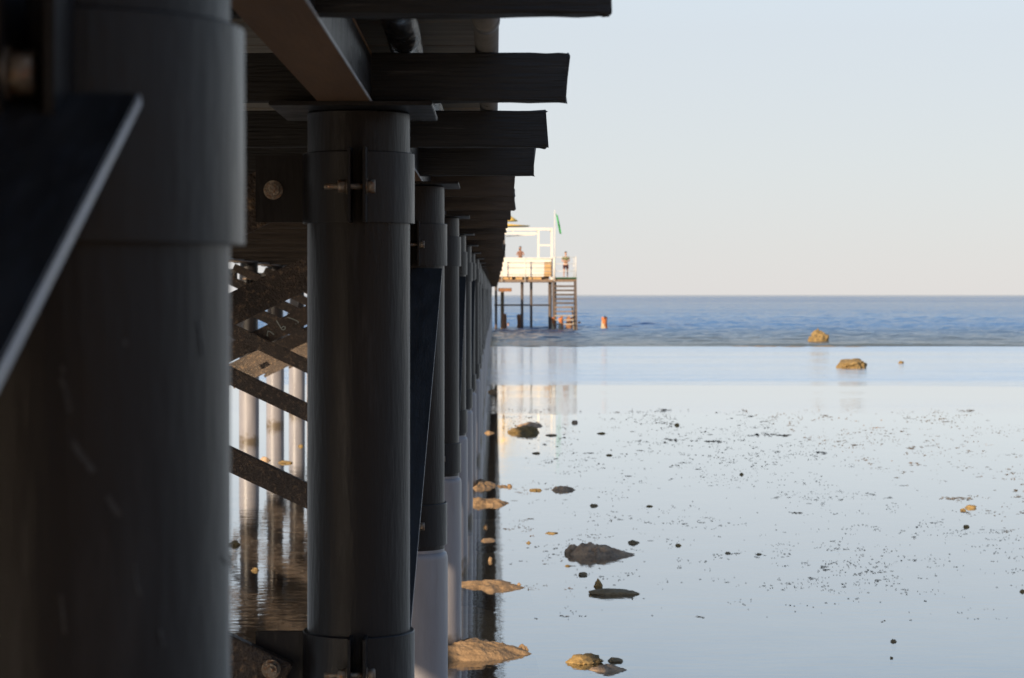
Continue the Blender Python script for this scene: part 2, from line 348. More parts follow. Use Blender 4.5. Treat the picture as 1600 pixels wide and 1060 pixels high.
def pipe_mesh(top=2.978):
    b = MB(); b.lathe([(0, -.4), (RP, -.4), (RP, top - .004), (RP - .004, top), (0, top)], 56); return smooth_edges(b.mesh('pile'))
def sleeve_mesh():
    b = MB(); b.lathe([(.166, -.4), (.166, 1.165), (.1645, 1.18), (.158, 1.195), (.1495, 1.20), (.1495, 1.215)], 56); return smooth_edges(b.mesh('sleeve'))
def clamp_mesh(sx):
    # split collar: shell with a gap towards the sea-shore side, two flanges, and a lug plate towards the other row
    b = MB(); ro, ri, h = .1625, .1492, .203
    g = -math.pi / 2
    b.lathe([(ri, 0), (ro, 0), (ro, h - .002), (ro - .002, h), (ri, h)], 60, (g + .20, g + 2 * math.pi - .07))
    b.box(-.017, -.008, -.245, -.1505, -.003, h + .008, .0015)
    b.box(.026, .035, -.245, -.1505, -.003, h + .008, .0015)
    if sx < 0: b.box(-.30, -.155, -.006, .006, .004, h - .004, .0015)
    else: b.box(.155, .30, -.006, .006, .004, h - .004, .0015)
    return smooth_edges(b.mesh('clamp'))
def bolt_mesh():
    b = MB()
    b.tube((-.083, 0, 0), (.036, 0, 0), .0085, n=12)
    b.tube((-.045, 0, 0), (-.021, 0, 0), .0185, n=6); b.tube((-.0205, 0, 0), (-.0175, 0, 0), .022, n=20)
    b.tube((.0385, 0, 0), (.060, 0, 0), .0195, n=6); b.tube((.0355, 0, 0), (.0385, 0, 0), .023, n=20)
    return b.mesh('bolt')
def lug_bolt_mesh():
    b = MB(); b.tube((0, -.112, 0), (0, .02, 0), .010, n=12); b.tube((0, -.105, 0), (0, -.086, 0), .021, n=6); b.tube((0, -.086, 0), (0, -.079, 0), .028, n=20)
    return b.mesh('lug_bolt')
def cap_mesh():
    b = MB(); b.box(-.235, .222, -.27, .28, 2.979, 2.991, .002); return b.mesh('cap_plate')
ME = dict(pile=pipe_mesh(), sleeve=sleeve_mesh(), clampA=clamp_mesh(-1), clampB=clamp_mesh(1), bolt=bolt_mesh(), lug=lug_bolt_mesh(), cap=cap_mesh())
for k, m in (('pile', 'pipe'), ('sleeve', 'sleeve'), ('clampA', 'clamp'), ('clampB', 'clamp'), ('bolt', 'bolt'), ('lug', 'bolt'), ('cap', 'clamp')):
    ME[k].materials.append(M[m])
UPZ = {}
known = {2.03: 2.497, 6.32: 2.657, 10.59: 2.592, 14.86: 2.645}
for d in PD:
    uz = next((v for k, v in known.items() if abs(k - d) < .02), 2.63 + random.uniform(-.04, .03))
    UPZ[d] = uz
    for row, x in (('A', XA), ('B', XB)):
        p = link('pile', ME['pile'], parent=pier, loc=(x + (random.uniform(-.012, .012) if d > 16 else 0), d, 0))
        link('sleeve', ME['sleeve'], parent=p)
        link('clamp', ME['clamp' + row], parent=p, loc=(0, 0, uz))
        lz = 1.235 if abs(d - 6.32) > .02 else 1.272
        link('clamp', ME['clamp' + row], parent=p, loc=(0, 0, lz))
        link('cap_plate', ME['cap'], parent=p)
        if d < 48:
            for z in (uz + .098, lz + .108): link('bolt', ME['bolt'], parent=p, loc=(-.045 if abs(d - 2.03) < .02 else 0.0, -.222, z + (.04 if abs(d - 2.03) < .02 else 0)))
            for z, oy in ((uz + .098, .072), (lz + .100, .012)): link('bolt', ME['lug'], parent=p, loc=(-.248 if row == 'A' else .248, oy, z))

near = next(o for o in pier.children if o.type == 'MESH' and abs(o.location.y - 2.03) < .02 and o.location.x > -1)
scuff = mat('scuffed_paint', (.034, .033, .034), .5, .6, 90, second=(.012, .011, .012), sec_lo=.45, sec_hi=.55, sec_scale=80)
for pts, wd in ((((97, 590), (103, 612), (110, 645)), 8), (((113, 688), (124, 708), (146, 738)), 10), (((165, 776), (172, 790), (184, 806)), 9), (((98, 572), (100, 584)), 5),
                (((292, 500), (296, 520), (299, 556)), 6), (((205, 880), (207, 910), (212, 930)), 5), (((96, 930), (102, 990)), 5), (((240, 985), (246, 1010)), 6), (((190, 530), (192, 540)), 6), (((322, 870), (326, 880)), 6)):
    pr = None; sb = MB()
    for x, y in pts:
        dd = 1.885; lx = (x - VX) * dd / F - XA; ly = -math.sqrt(max(1e-4, (RP + .0006) ** 2 - lx * lx)); zz = CH - (y - VY) * (2.03 + ly) / F
        q = Vector((lx, ly, zz))
        if pr is not None: sb.bar(pr, q, wd * dd / F, .0006, up=Vector((lx, ly, 0)).normalized())
        pr = q
    sb.build('paint_scuff', scuff, near)
# cross-bracing between the rows: one bar rising to the outer pile, one falling to it
def rise_mesh(a, b_):
    b = MB(); b.bar(a, b_, .05, .15, bevel=.004)
    a2, c2 = Vector(a) + Vector((0, -.03, -.062)), Vector(b_) + Vector((0, -.03, -.062))
    b.bar(a2, c2, .012, .045, bevel=.003)
    return b.mesh('brace')
CH4 = None
for d in PD:
    uc = UPZ[d] + .098
    a = Vector((-.60, d + .045, uc + .022)); c = Vector((-3.86, d + .045, 1.15))
    if abs(d - 19.13) < .02: a.z += .05; c.z += .05
    if abs(d - 14.86) > .02:
        o = link('brace', rise_mesh(a, c), M['brace'], pier)
        if abs(d - 19.13) < .02: CH4 = (o, a, c)
    b = MB(); b.bar((-3.85, d - .036, 2.86), (-.61, d - .036, 1.33), .05, .115, bevel=.004); b.build('brace', M['brace'], pier)
# chalk scribble on one brace
o4, a4, c4 = CH4
cb = MB()
def glyph(pts):
    q = []
    ux = (a4 - c4).normalized(); uz = Vector((-ux.z, 0, ux.x))
    cen = c4 + (a4 - c4) * ((-((774 - 440) * 19.03 / F) - c4.x) / (a4.x - c4.x))
    for x, y in pts:
        q.append(cen + Vector((1, 0, 0)) * ((x - 340) / 3.3125 * 19.03 / F) + Vector((0, 0, -1)) * ((y - 478) / 3.3125 * 19.03 / F) + Vector((0, -.0262, 0)))
    for i in range(len(q) - 1): cb.bar(q[i], q[i + 1], .006, .0015, up=(0, 1, 0))
glyph([(257, 528), (262, 502), (276, 506), (302, 530)])
glyph([(306, 448), (320, 470), (336, 496), (350, 494), (353, 482), (343, 477), (333, 486)])
glyph([(362, 430), (392, 440), (421, 453)]); glyph([(405, 464), (414, 471), (421, 453)])
cb.build('chalk_mark', M['chalk'], o4)

# flat tie bars in every second bay, from the foot of one outer pile up to the head of the next
for i in range(len(PD) - 1):
    if abs(PD[i] - 2.03) < .1 or (i % 2) != (PD.index(2.03) + 1) % 2: continue
    for x in (XA, XB):
        d0, d1 = PD[i], PD[i + 1]
        if abs(d1 - 2.03) < .02:
            a, c = Vector((x + .022, d0 + .2, 1.02)), Vector((x + .022, 1.845, CH + .166))
            a = c + (a - c).normalized() * 4.0
        else: a, c = Vector((x + .068, d0 + .17, CH - 1.02)), Vector((x + .068, d1 - .168, UPZ[d1] - .02))
        b = MB(); b.bar(a, c, .15, .012, up=(0, -.25, 1), bevel=.0015); o = b.build('tie_bar', M['tie'], pier); o.data.materials.append(M['edge_glint'])
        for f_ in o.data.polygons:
            if abs(f_.normal.x) > .9: f_.material_index = 1  # side edges get the painted highlight

# cross beams
ends = {0: .226, 1: .209, 2: .194, 3: .187, 4: .108, 5: .128, 6: .112, 7: .106, 8: .098}
def timber_mesh(x0, x1, y0, y1, z0, z1, seed, chip=.004):
    t = bmesh.new(); nx = 26
    rnd = random.Random(seed); ring = []
    for i in range(nx + 1):
        x = x1 - (x1 - x0) * (i / nx) ** 2.0
        row = []
        for (y, z) in ((y0, z0), ((y0 + y1) / 2, z0), (y1, z0), (y1, (z0 + z1) / 2), (y1, z1), ((y0 + y1) / 2, z1), (y0, z1), (y0, (z0 + z1) / 2)):
            j = chip * (2.2 if i < 2 else .7)
            row.append(t.verts.new((x + (rnd.uniform(-1, .4) * j if i == 0 else 0), y + rnd.uniform(-.3, .3) * j, z + rnd.uniform(-.45, .45) * j)))
        ring.append(row)
    for i in range(nx):
        for j in range(8): t.faces.new((ring[i][j], ring[i][(j + 1) % 8], ring[i + 1][(j + 1) % 8], ring[i + 1][j]))
    t.faces.new(ring[0][::-1]); t.faces.new(ring[-1])
    bmesh.ops.recalc_face_normals(t, faces=t.faces)
    bmesh.ops.bevel(t, geom=[e for e in t.edges if e.calc_face_angle(0) > 1.0], offset=.003, segments=1, affect='EDGES')
    me = bpy.data.meshes.new('beam'); t.to_mesh(me); t.free(); return me
for k in range(-8, 75):
    d = 4.31 + 1.91 * k + (random.uniform(-.08, .08) if k > 6 else 0)
    e = ends.get(k, .12 + random.uniform(-.035, .03))
    z0 = 3.0 + (random.uniform(-.012, .006) if k > 3 else 0); z1 = 3.135 + (random.uniform(-.01, .004) if k > 3 else 0)
    link('beam', timber_mesh(-4.53 + random.uniform(-.05, .05), e, d - .075, d, z0, z1, k, .007 if 1 <= k < 5 else .009 if k < 1 else .006), M['timber'] if k < 4 else M['brown'], pier)  # farther beams use the timber tinted for bounced light
# two long girders over the piles
for x in (-.424, -4.09):
    b = MB(); b.box(x - .073, x + .073, -12, 148, 2.9915, 2.999); b.box(x - .073, x + .073, -12, 148, 3.128, 3.1385)
    b.box(x - .004, x + .004, -12, 148, 2.9995, 3.1275); b.box(x + .064, x + .0715, -12, 148, 2.9995, 3.1275)
    b.box(x + .0735, x + .0765, -12, 148, 2.9905, 2.9995)  # thin strip carrying the lower edge highlight as colour
    o = b.build('girder', M['girder'], pier); o.data.materials.append(M['tar']); o.data.materials.append(M['edge_glint'])
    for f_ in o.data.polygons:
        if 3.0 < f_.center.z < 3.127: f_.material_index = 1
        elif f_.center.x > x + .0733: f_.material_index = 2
# stringers and deck boards
for x in (-4.25, -2.3, -.55): MB().box(x - .04, x + .04, -12, 148, 3.139, 3.247, .004).build('stringer', M['timber'], pier)
b = MB(); b2 = MB(); y = -12.2
while y < 149:
    wd = random.uniform(.17, .2)
    b.box(-4.46 + random.uniform(-.03, .03), -.03 + random.uniform(-.02, .02), y, y + wd, 3.25 + random.uniform(0, .006), 3.28); y += wd + random.uniform(.012, .022)
    b2.box(-4.43, -.05, y - .03, y + .012, 3.2825, 3.292)
b.build('decking', M['deck'], pier); b2.build('battens', M['rawwood'], pier)
t = MB(); t.tube((-.025, -12, 3.172), (-.025, 147, 3.172), .0345, n=28)
for d in (5.62, 11.6, 17.7, 23.8): t.tube((-.025, d, 3.172), (-.025, d + .09, 3.172), .0375, n=28)
tag(t.build('conduit', M['conduit']), 'thin grey pipe with tar patches lying on the beam ends under the deck edge', 'pipe')
t = MB()
pv = None
for i in range(0, 160):
    q = Vector((-.262 + .012 * math.sin(i * 1.9), -12 + i, 3.187 + .004 * math.sin(i * 3.1)))
    if pv is not None: t.tube(pv, q, .048, n=24, caps=False)
    pv = q
tag(t.build('hose', M['blackpipe']), 'shiny black pipe lying over the beams beside the girder', 'pipe')

# ------------------------------------------------------------------ rocks and mounds
def rock_mesh(seed, sx, sy, sz, rough=.35, sub=4, knobs=0, flat=1.0, peak=0):
    t = bmesh.new(); bmesh.ops.create_icosphere(t, subdivisions=sub, radius=1)
    o = Vector((seed * 7.3, seed * 3.1, seed * 1.7))
    for v in t.verts:
        n = v.co.normalized()
        r = 1 + rough * (noise.noise(n * 1.3 + o) * .9 + noise.noise(n * 2.9 + o) * .5 + noise.noise(n * 6.5 + o) * .28 + noise.noise(n * 14 + o) * .14)
        if knobs: r += knobs * abs(noise.noise(n * 4 + o * 2))
        p = n * r
        if peak and p.z > 0: p.z += peak * max(0, 1 - math.hypot(p.x, p.y) * 1.6) * p.z
        zz = abs(p.z) ** flat; v.co = Vector((p.x * sx, p.y * sy, zz * sz if p.z > 0 else -zz * .05))
    for f in t.faces: f.smooth = True
    me = bpy.data.meshes.new('rock'); t.to_mesh(me); t.free()
    me.set_sharp_from_angle(angle=R(38)); return me
seedn = [0]
def rock(x, y, wpx, hpx, m, label, cat='rock', name='rock', group=None, depth=None, **kw):
    seedn[0] += 1
    p = wat(x, y); k = p.y / F
    sx = wpx * k / 2; sz = hpx * k; sy = depth if depth else sx * .75
    o = link(name, rock_mesh(seedn[0], sx / 1.05, sy, sz / 1.05, **kw), M[m]); o.location = (p.x, p.y + sy * .35, -sz * .08)
    o.rotation_euler.z = 0
    return tag(o, label, cat, group)
def mound_mesh(seed, sx, sy, h, tail=None):
    t = bmesh.new(); o = Vector((seed * 5.7, seed * 2.3, 0)); na, nr = 72, 22; prev = None
    top = None
    rings = []
    for j in range(nr + 1):
        ring = []
        for i in range(na if j else 1):
            a = 6.28318 * i / na; r = j / nr
            u = Vector((math.cos(a), math.sin(a), 0))
            R_ = 1 + .38 * noise.noise(u * 1.1 + o) + .22 * noise.noise(u * 2.7 + o) + .12 * noise.noise(u * 6 + o)
            p = Vector((u.x * r * R_ * sx, u.y * r * R_ * sy, 0))
            q = Vector((u.x * r, u.y * r, 0))
            z = h * ((1 - r ** 2.4) ** .9) * (1 + .5 * noise.noise(q * 1.5 + o) + .3 * noise.noise(q * 4.3 + o)) + h * .12 * noise.noise(q * 10 + o) * (1 - .5 * r) + h * .08 * noise.noise(q * 22 + o) - .02 * r
            if tail and p.x > 0:                     # long low tail to the right
                f_ = min(1, p.x / (sx * .9)); p.x += f_ * f_ * sx * tail[0]; z *= 1 - .55 * f_
            p.z = z - .004; ring.append(t.verts.new(p))
        rings.append(ring)
    for i in range(na): t.faces.new((rings[0][0], rings[1][i], rings[1][(i + 1) % na]))
    for j in range(1, nr):
        for i in range(na): t.faces.new((rings[j][i], rings[j + 1][i], rings[j + 1][(i + 1) % na], rings[j][(i + 1) % na]))
    rim = []
    for v in rings[-1]: rim.append(t.verts.new((v.co.x * 1.08, v.co.y * 1.08, -.16)))
    for i in range(na): t.faces.new((rings[-1][i], rim[i], rim[(i + 1) % na], rings[-1][(i + 1) % na]))
    for f in t.faces: f.smooth = True
    me = bpy.data.meshes.new('mound'); t.to_mesh(me); t.free(); return me
def mound(x, y, wpx, hpx, m, label, cat='rock', name='rock', group=None, depth=None, **kw):
    seedn[0] += 1
    p = wat(x, y); k = p.y / F; sx = wpx * k / 2
    o = link(name, mound_mesh(seedn[0], sx, depth or sx * .6, hpx * k, kw.get('tail')), M[m]); o.location = p
    return tag(o, label, cat, group)
G = 'rocks scattered on the tidal flat'
mound(934, 867, 70, 19, 'rockgrey', 'large grey brown rock on the flat with a long tapering right side', group=G, depth=.24, tail=(.75, .45))
rock(896, 865, 30, 14, 'rockgrey', 'small brown lump against the left end of the large grey brown rock', group=G)
rock(990, 849, 18, 5.2, 'rockdark', 'little dark stone just right of the large grey brown rock', group=G)
rock(960, 929, 84, 9, 'rockdark', 'long flat dark slab like a log lying in the water', group=G, depth=.09, rough=.25)
rock(935, 917, 13, 9, 'rock', 'small pointed stone standing just behind the long flat dark slab', group=G, peak=.5)
rock(911, 899, 14, 5.2, 'rockdark', 'round dark stone between the large grey rock and the long slab', group=G)
rock(887, 885, 9, 2.6, 'rock', 'tiny ochre pebble left of the round dark stone', group=G, sub=3)
rock(915, 1036, 52, 12, 'rock', 'knobbly ochre rock at bottom centre just behind a flat grey slab', group=G, knobs=.4)
mound(945, 1047, 70, 8, 'rockgrey', 'flat grey slab at the foot of the knobbly ochre rock', group=G, depth=.1)
rock(962, 1034, 26, 6, 'rockdark', 'dark lump right of the knobbly ochre rock', group=G)
mound(880, 766, 40, 7, 'rockgrey', 'low dark grey rock with a pointed right end', group=G)
rock(837, 767, 18, 3.9, 'rock', 'small brown stone left of the low dark grey rock', group=G)
rock(820, 676.5, 48, 10, 'rock', 'yellowish long rock nearest the pier in the middle distance', group=G, knobs=.3)
mound(828, 666, 48, 5, 'rockgrey', 'flat grey rock just behind the yellowish long rock', group=G)
rock(862, 681, 20, 2.6, 'rockdark', 'flat dark stone right of the yellowish long rock', group=G)
rock(838, 709, 13, 2.6, 'rockdark', 'small dark stone below the yellowish long rock', group=G)
rock(928, 791, 14, 3.9, 'rockdark', 'blocky dark stone right of the low dark grey rock', group=G)
rock(1015, 792, 11, 2.6, 'rock', 'small brown stone right of the blocky dark stone', group=G, sub=3)
rock(1060, 853, 9, 3.9, 'rock', 'round ochre pebble right of the large grey brown rock', group=G, sub=3)
rock(862, 834, 19, 2.6, 'rock', 'thin yellow stone above left of the large grey brown rock', group=G)
rock(826, 849, 8, 3.2, 'rock', 'small yellow pebble nearest the pier reflection', group=G, sub=3)
rock(898, 661, 10, 5, 'rockgrey', 'small grey stone beyond the yellowish long rock', group=G, sub=3)
rock(940, 678, 14, 2.6, 'rock', 'low brown stone right of the flat dark stone', group=G, sub=3)
rock(1058, 665, 9, 3.9, 'rock', 'round olive stone at the far edge of the seaweed scraps', group=G, sub=3)
rock(952, 712, 10, 2.6, 'rock', 'tiny brown stone among thin seaweed scraps', group=G, sub=3)
rock(1159, 742, 7, 3.2, 'rock', 'round brown pebble alone in open calm water', group=G, sub=3)
rock(1517, 794, 20, 5.2, 'rock', 'larger of the bright yellow stones near the right edge', group=G)
rock(1505, 798, 9, 3.2, 'rock', 'tiny yellow stone touching the larger bright yellow stone', group=G, sub=3)
rock(1510, 824, 10, 4.5, 'rock', 'round yellow stone below the larger bright yellow stone', group=G, sub=3)
rock(1332, 575, 43, 15, 'rock', 'sunlit blocky yellow boulder in front of the reef edge', 'boulder', 'boulder', depth=.6, knobs=.25, flat=.7)
rock(1280, 535, 34, 18, 'rock', 'sunlit peaked yellow boulder among the small waves', 'boulder', 'boulder', peak=.35, knobs=.2)
rock(1408, 568, 9, 5, 'rock', 'small brown stone right of the blocky yellow boulder', group=G, sub=3)
rock(1186, 867, 10, 2.6, 'rockdark', 'dark wedge shaped stone right of a stacked dark pair', group=G, sub=3)
rock(1137, 865, 9, 2.6, 'rockdark', 'dark stone left of the wedge shaped stone', group=G, sub=3)
rock(1397, 1003, 8, 3.9, 'rockdark', 'dark forked stone in the clear water at lower right', group=G, sub=3, knobs=.6)
rock(1393, 1029, 5, 3.2, 'rock', 'tiny olive pebble below the dark forked stone', group=G, sub=3)
rock(1598, 925, 9, 3.9, 'rock', 'ochre pebble cut by the right picture edge', group=G, sub=3)
GM = 'sandy mounds at the feet of the pier piles'
mound(737, 1021, 186, 20, 'sandrock', 'largest sunlit sandy mound beside the nearest pier pile foot', 'mound', 'sand_mound', GM, depth=.33, rough=.3)
mound(815, 1016, 28, 9, 'sandrock', 'sandy knob at the right tip of the largest mound', 'mound', 'sand_mound', GM)
mound(760, 916, 116, 9, 'sandrock', 'flat sandy mound second nearest along the pier', 'mound', 'sand_mound', GM, depth=.4, rough=.25)
mound(811, 914, 10, 4, 'sandrock', 'pebble at the right tip of the flat sandy mound', group=G, sub=3)
mound(758, 787, 62, 10, 'sandrock', 'lumpy sandy mound with a thin right spit', 'mound', 'sand_mound', GM, depth=.35)
mound(786, 786, 24, 3, 'sandrock', 'thin sandy spit right of the lumpy mound', 'mound', 'sand_mound', GM, depth=.3)
mound(753, 760, 50, 8, 'sandrock', 'sandy mound just beyond the lumpy mound', 'mound', 'sand_mound', GM, depth=.5)
mound(785, 761, 26, 3, 'sandrock', 'thin sandy bar running right from the mound beyond the lumpy one', 'mound', 'sand_mound', GM, depth=.3)
rock(796, 761, 9, 5, 'sandrock', 'round stone at the end of the thin sandy bar', group=G, sub=3)
mound(762, 845, 36, 4, 'sandrock', 'thin low sandy streak in the pier reflection', 'mound', 'sand_mound', GM, depth=.3)
rock(759, 825, 8, 6, 'sandrock', 'orange pebble in the pier reflection above the low streak', group=G, sub=3)
rock(766, 877, 7, 8, 'sandrock', 'orange upright pebble in the pier reflection below the low streak', group=G, sub=3)
mound(769, 613, 16, 4, 'sandrock', 'farthest small sandy mound along the pier', 'mound', 'sand_mound', GM, sub=3)
mound(764, 677, 20, 4, 'sandrock', 'small pale sandy mound midway along the pier', 'mound', 'sand_mound', GM, sub=3)
GU = 'stones in the water under the pier'
rock(365, 852, 22, 6, 'rock', 'yellow stone under the pier beside the blurred near pile', 'rock', 'rock', GU)
rock(398, 892, 13, 4.5, 'rock', 'round yellow stone under the pier lowest of those there', 'rock', 'rock', GU)
rock(446, 724, 24, 4, 'rock', 'flat yellow stone under the pier between the far piles', 'rock', 'rock', GU)
rock(414, 720, 16, 6, 'rockgrey', 'brown stone under the pier left of the flat yellow stone', 'rock', 'rock', GU)
rock(470, 698, 9, 3.9, 'rock', 'small orange stone under the pier next to the sharp thick pile', 'rock', 'rock', GU, sub=3)

# seaweed scraps: countless specks, one object
def weed():
    rnd = random.Random(11); t = bmesh.new()
    def bit(x, y, wpx, hpx):
        p = wat(x, y); k = p.y / F; sx = wpx * k / 2; sy = max(sx * .5, .02); sz = hpx * k
        n = 7; top = t.verts.new((p.x + rnd.uniform(-.3, .3) * sx, p.y, sz))
        ringv = []
        for i in range(n):
            a = 6.283 * i / n; r = rnd.uniform(.45, 1.1)
            ringv.append(t.verts.new((p.x + math.cos(a) * r * sx, p.y + math.sin(a) * r * sy, .003)))
        for i in range(n): t.faces.new((ringv[i], ringv[(i + 1) % n], top))
    cnt = 0
    while cnt < 2900:
        y = 640 + (rnd.random() ** 1.35) * 330; x = rnd.uniform(785, 1600)
        dens = noise.noise(Vector((x / 95, y / 16, 3.3))) + .55 * noise.noise(Vector((x / 30, y / 6, 9)))
        lim = -.12 if 655 < y < 715 and x > 930 else (.12 if x > 880 else .3)
        if rnd.random() < .10: lim = -.5
        lim += max(0, (y - 860) / 330)
        if y < 652: lim += .2
        if dens < lim: continue
        cnt += 1
        s = rnd.random()
        wpx = 1.4 + 5.0 * s ** 3; hpx = rnd.uniform(.35, 1.3)
        if rnd.random() < .2: wpx *= 2.6; hpx *= .9
        for _ in range(rnd.choice((1, 1, 1, 2, 3))):
            bit(x + rnd.gauss(0, 4.5), y + rnd.gauss(0, .8), wpx * rnd.uniform(.5, 1.1), hpx * rnd.uniform(.6, 1.1))
    for (cx, cy, wd, nn) in ((1190, 679, 26, 16), (1225, 681, 18, 9), (1240, 802, 14, 6), (1270, 905, 12, 5), (1370, 894, 14, 5), (1495, 778, 34, 12), (1485, 780, 14, 6), (1290, 708, 22, 9), (1430, 725, 20, 8), (1585, 768, 12, 5), (1060, 688, 26, 12), (1110, 690, 30, 14)):
        for _ in range(nn): bit(cx + rnd.gauss(0, wd * .45), cy + rnd.gauss(0, 1.0), rnd.uniform(4, 13), rnd.uniform(.5, 1.7))
    me = bpy.data.meshes.new('seaweed_scraps'); bmesh.ops.recalc_face_normals(t, faces=t.faces); t.to_mesh(me); t.free()
    tag(link('seaweed_scraps', me, M['weed']), 'dark scraps of seaweed and pebbles sprinkled over the calm shallow water', 'seaweed', kind='stuff')
weed()

# ------------------------------------------------------------------ platform at the end of the pier
D = 150.0; px = D / F
def P(x, y, d=D): return at(x, y, d)
plat = empty('platform', P(820, 438)); plat.location.z = 0
tag(plat, 'bathing platform on dark posts at the seaward end of the pier with railings and stairs', 'platform')
def pbuild(b, name, m, parent=plat):
    o = b.build(name, m, parent)
    if parent is plat: o.matrix_parent_inverse = Matrix.Translation(-Vector(plat.location))
    return o
def pb(x0, x1, y0, y1, d0, d1, bevel=0):
    """box whose near face covers photo pixels x0..x1, y0..y1 at distance d0"""
    a, c = P(x0, y1, d0), P(x1, y0, d0)
    return (a.x, c.x, d0, d1, a.z, c.z)
b = MB(); b.box(*pb(752, 866.5, 437.2, 441, 149.5, 155)); pbuild(b, 'deck', M['pdeck'])
b = MB(); b.box(*pb(866.8, 901, 436, 440.4, 149.2, 152.5)); pbuild(b, 'landing_frame', M['pdeck'])
b = MB(); b.box(*pb(866.6, 901.2, 433.6, 435.9, 149.1, 152.6)); pbuild(b, 'landing_mat', M['green'])
for x, wx, d0 in ((815.8, 4.4, 149.9), (830, 4.0, 150.6), (859.5, 5.6, 149.8), (775, 4, 150.2), (898.5, 3.8, 152.2), (868, 3, 152.2), (815.8, 4, 154.5), (859, 4, 154.5), (775, 4, 154.5)):
    p = P(x, 441.2, d0); b = MB(); b.tube((p.x, d0 + .1, -2.5), (p.x, d0 + .1, p.z), wx * px / 2, n=16); pbuild(b, 'post', M['post'])
b = MB(); b.tube(P(772, 477, 149.78), P(858, 477, 149.78), .055, n=12); pbuild(b, 'cross_pipe', M['post'])
# railings
def rail(b, x0, y0, x1, y1, d, r): b.tube(P(x0, y0, d), P(x1, y1, d), r, n=8)
def railing(segs): 
    b = MB()
    for s in segs: rail(b, *s)
    return b
f = 149.35
pbuild(railing([(783, 405, 866, 405, f, .022), (783, 413, 866, 413, f, .02), (783, 424, 866, 424, f, .02), (820.3, 403, 820.3, 441, f - .05, .04), (866, 402, 866, 440, f - .05, .05), (784, 403, 784, 440, f - .05, .035)]), 'railing', M['white'])
f = 149.15
pbuild(railing([(866.5, 402.3, 900, 402.3, f, .014), (866.5, 412.7, 900, 412.7, f, .014), (866.5, 424, 900, 424, f, .014), (896.6, 402, 896.6, 434, f + .6, .018), (899.8, 401, 899.8, 434, f, .03)]), 'railing', M['white'])
# stairs come down towards the shore
n = 10
for sx, wx in ((864.6, 3.4), (898.6, 4.2)):
    a, c = P(sx, 439, 149.0), P(sx, 519, 146.6)
    b = MB(); b.bar((a.x, 148.9, a.z - .05), (a.x, 147.0, -.5), wx * px, .26); pbuild(b, 'stringer', M['post'])
for i in range(n):
    y = 447.5 + i * 6.6; d = 148.75 - i * .18
    a, c = P(866.4, y, d), P(896.4, y, d)
    th = .062 if i < 5 else .04
    b = MB(); b.box(a.x, c.x, d - .14, d + .14, a.z - th, a.z + th, .006); pbuild(b, 'step', M['post'] if i < 5 else (M['pdeck'] if i < 7 else M['step']))
b = MB(); b.tube(P(894, 480, 148.2), P(897, 516, 147.0), .05, n=10); b.tube(P(880, 480, 148.2), P(894, 480, 148.2), .04, n=10); pbuild(b, 'handrail', M['concrete'])

# the white bar counter / shelter
ki = empty('shelter', P(830, 437.2, 150.2))
tag(ki, 'white open framed shelter with white panelled counter on the platform', 'shelter')
def kb(b, name, m):
    o = b.build(name, m, ki); o.matrix_parent_inverse = Matrix.Translation(-Vector(ki.location)); return o
b = MB(); b.box(*pb(772, 850, 404.5, 432.5, 149.9, 150.0)); kb(b, 'counter_panel', M['panel'])
b = MB(); b.box(*pb(772, 862, 403, 404.4, 149.8, 150.5)); kb(b, 'counter_top', M['white'])
b = MB(); b.box(*pb(850.5, 861.2, 409.6, 432, 149.88, 149.96)); kb(b, 'door', M['door'])
b = MB(); b.box(*pb(850.2, 861.4, 404.6, 409.4, 149.9, 150.0)); kb(b, 'counter_panel', M['panel'])
b = MB(); b.box(*pb(772, 858, 425.9, 437, 150.25, 154.1)); kb(b, 'raised_floor', M['pdeck'])
for x0, x1 in ((786, 800), (806, 816), (826, 846)):
    b = MB(); b.box(*pb(x0, x1, 433, 437, 150.0, 150.1)); kb(b, 'plinth', M['door'])
for x0, x1, y0, y1, d0 in ((860.6, 863.6, 356.4, 437.1, 150.02), (839.8, 842.6, 360.2, 402.9, 150.02), (860.6, 863.6, 360.2, 437.1, 154.2), (839.8, 842.4, 360.2, 437.1, 154.2)):
    b = MB(); b.box(*pb(x0, x1, y0, y1, d0, d0 + .13)); kb(b, 'post', M['white'])
b = MB(); b.box(*pb(760, 860.5, 356.4, 360.1, 150.0, 150.14)); kb(b, 'roof_beam', M['white'])
b = MB(); b.box(*pb(760, 839.6, 363.4, 366.2, 150.02, 150.12)); kb(b, 'roof_beam', M['white'])
b = MB(); b.box(*pb(760, 860, 356.6, 360, 154.2, 154.32)); kb(b, 'roof_beam', M['white'])
for x in (801, 841, 862): 
    a = P(x, 358.5, 150.15); b = MB(); b.box(a.x - .05, a.x + .05, 150.15, 154.19, a.z - .07, a.z + .07); kb(b, 'rafter', M['white'])
b = MB(); b.box(*pb(800, 802, 360.2, 363.3, 150.03, 150.11)); kb(b, 'strut', M['white'])
b = MB(); b.box(*pb(842.8, 860.4, 382.4, 384.6, 150.03, 150.11)); kb(b, 'mid_rail', M['white'])
b = MB(); b.bar(P(790, 369.5, 150.6), P(836, 366.8, 150.6), .06, .07); kb(b, 'strut', M['white'])

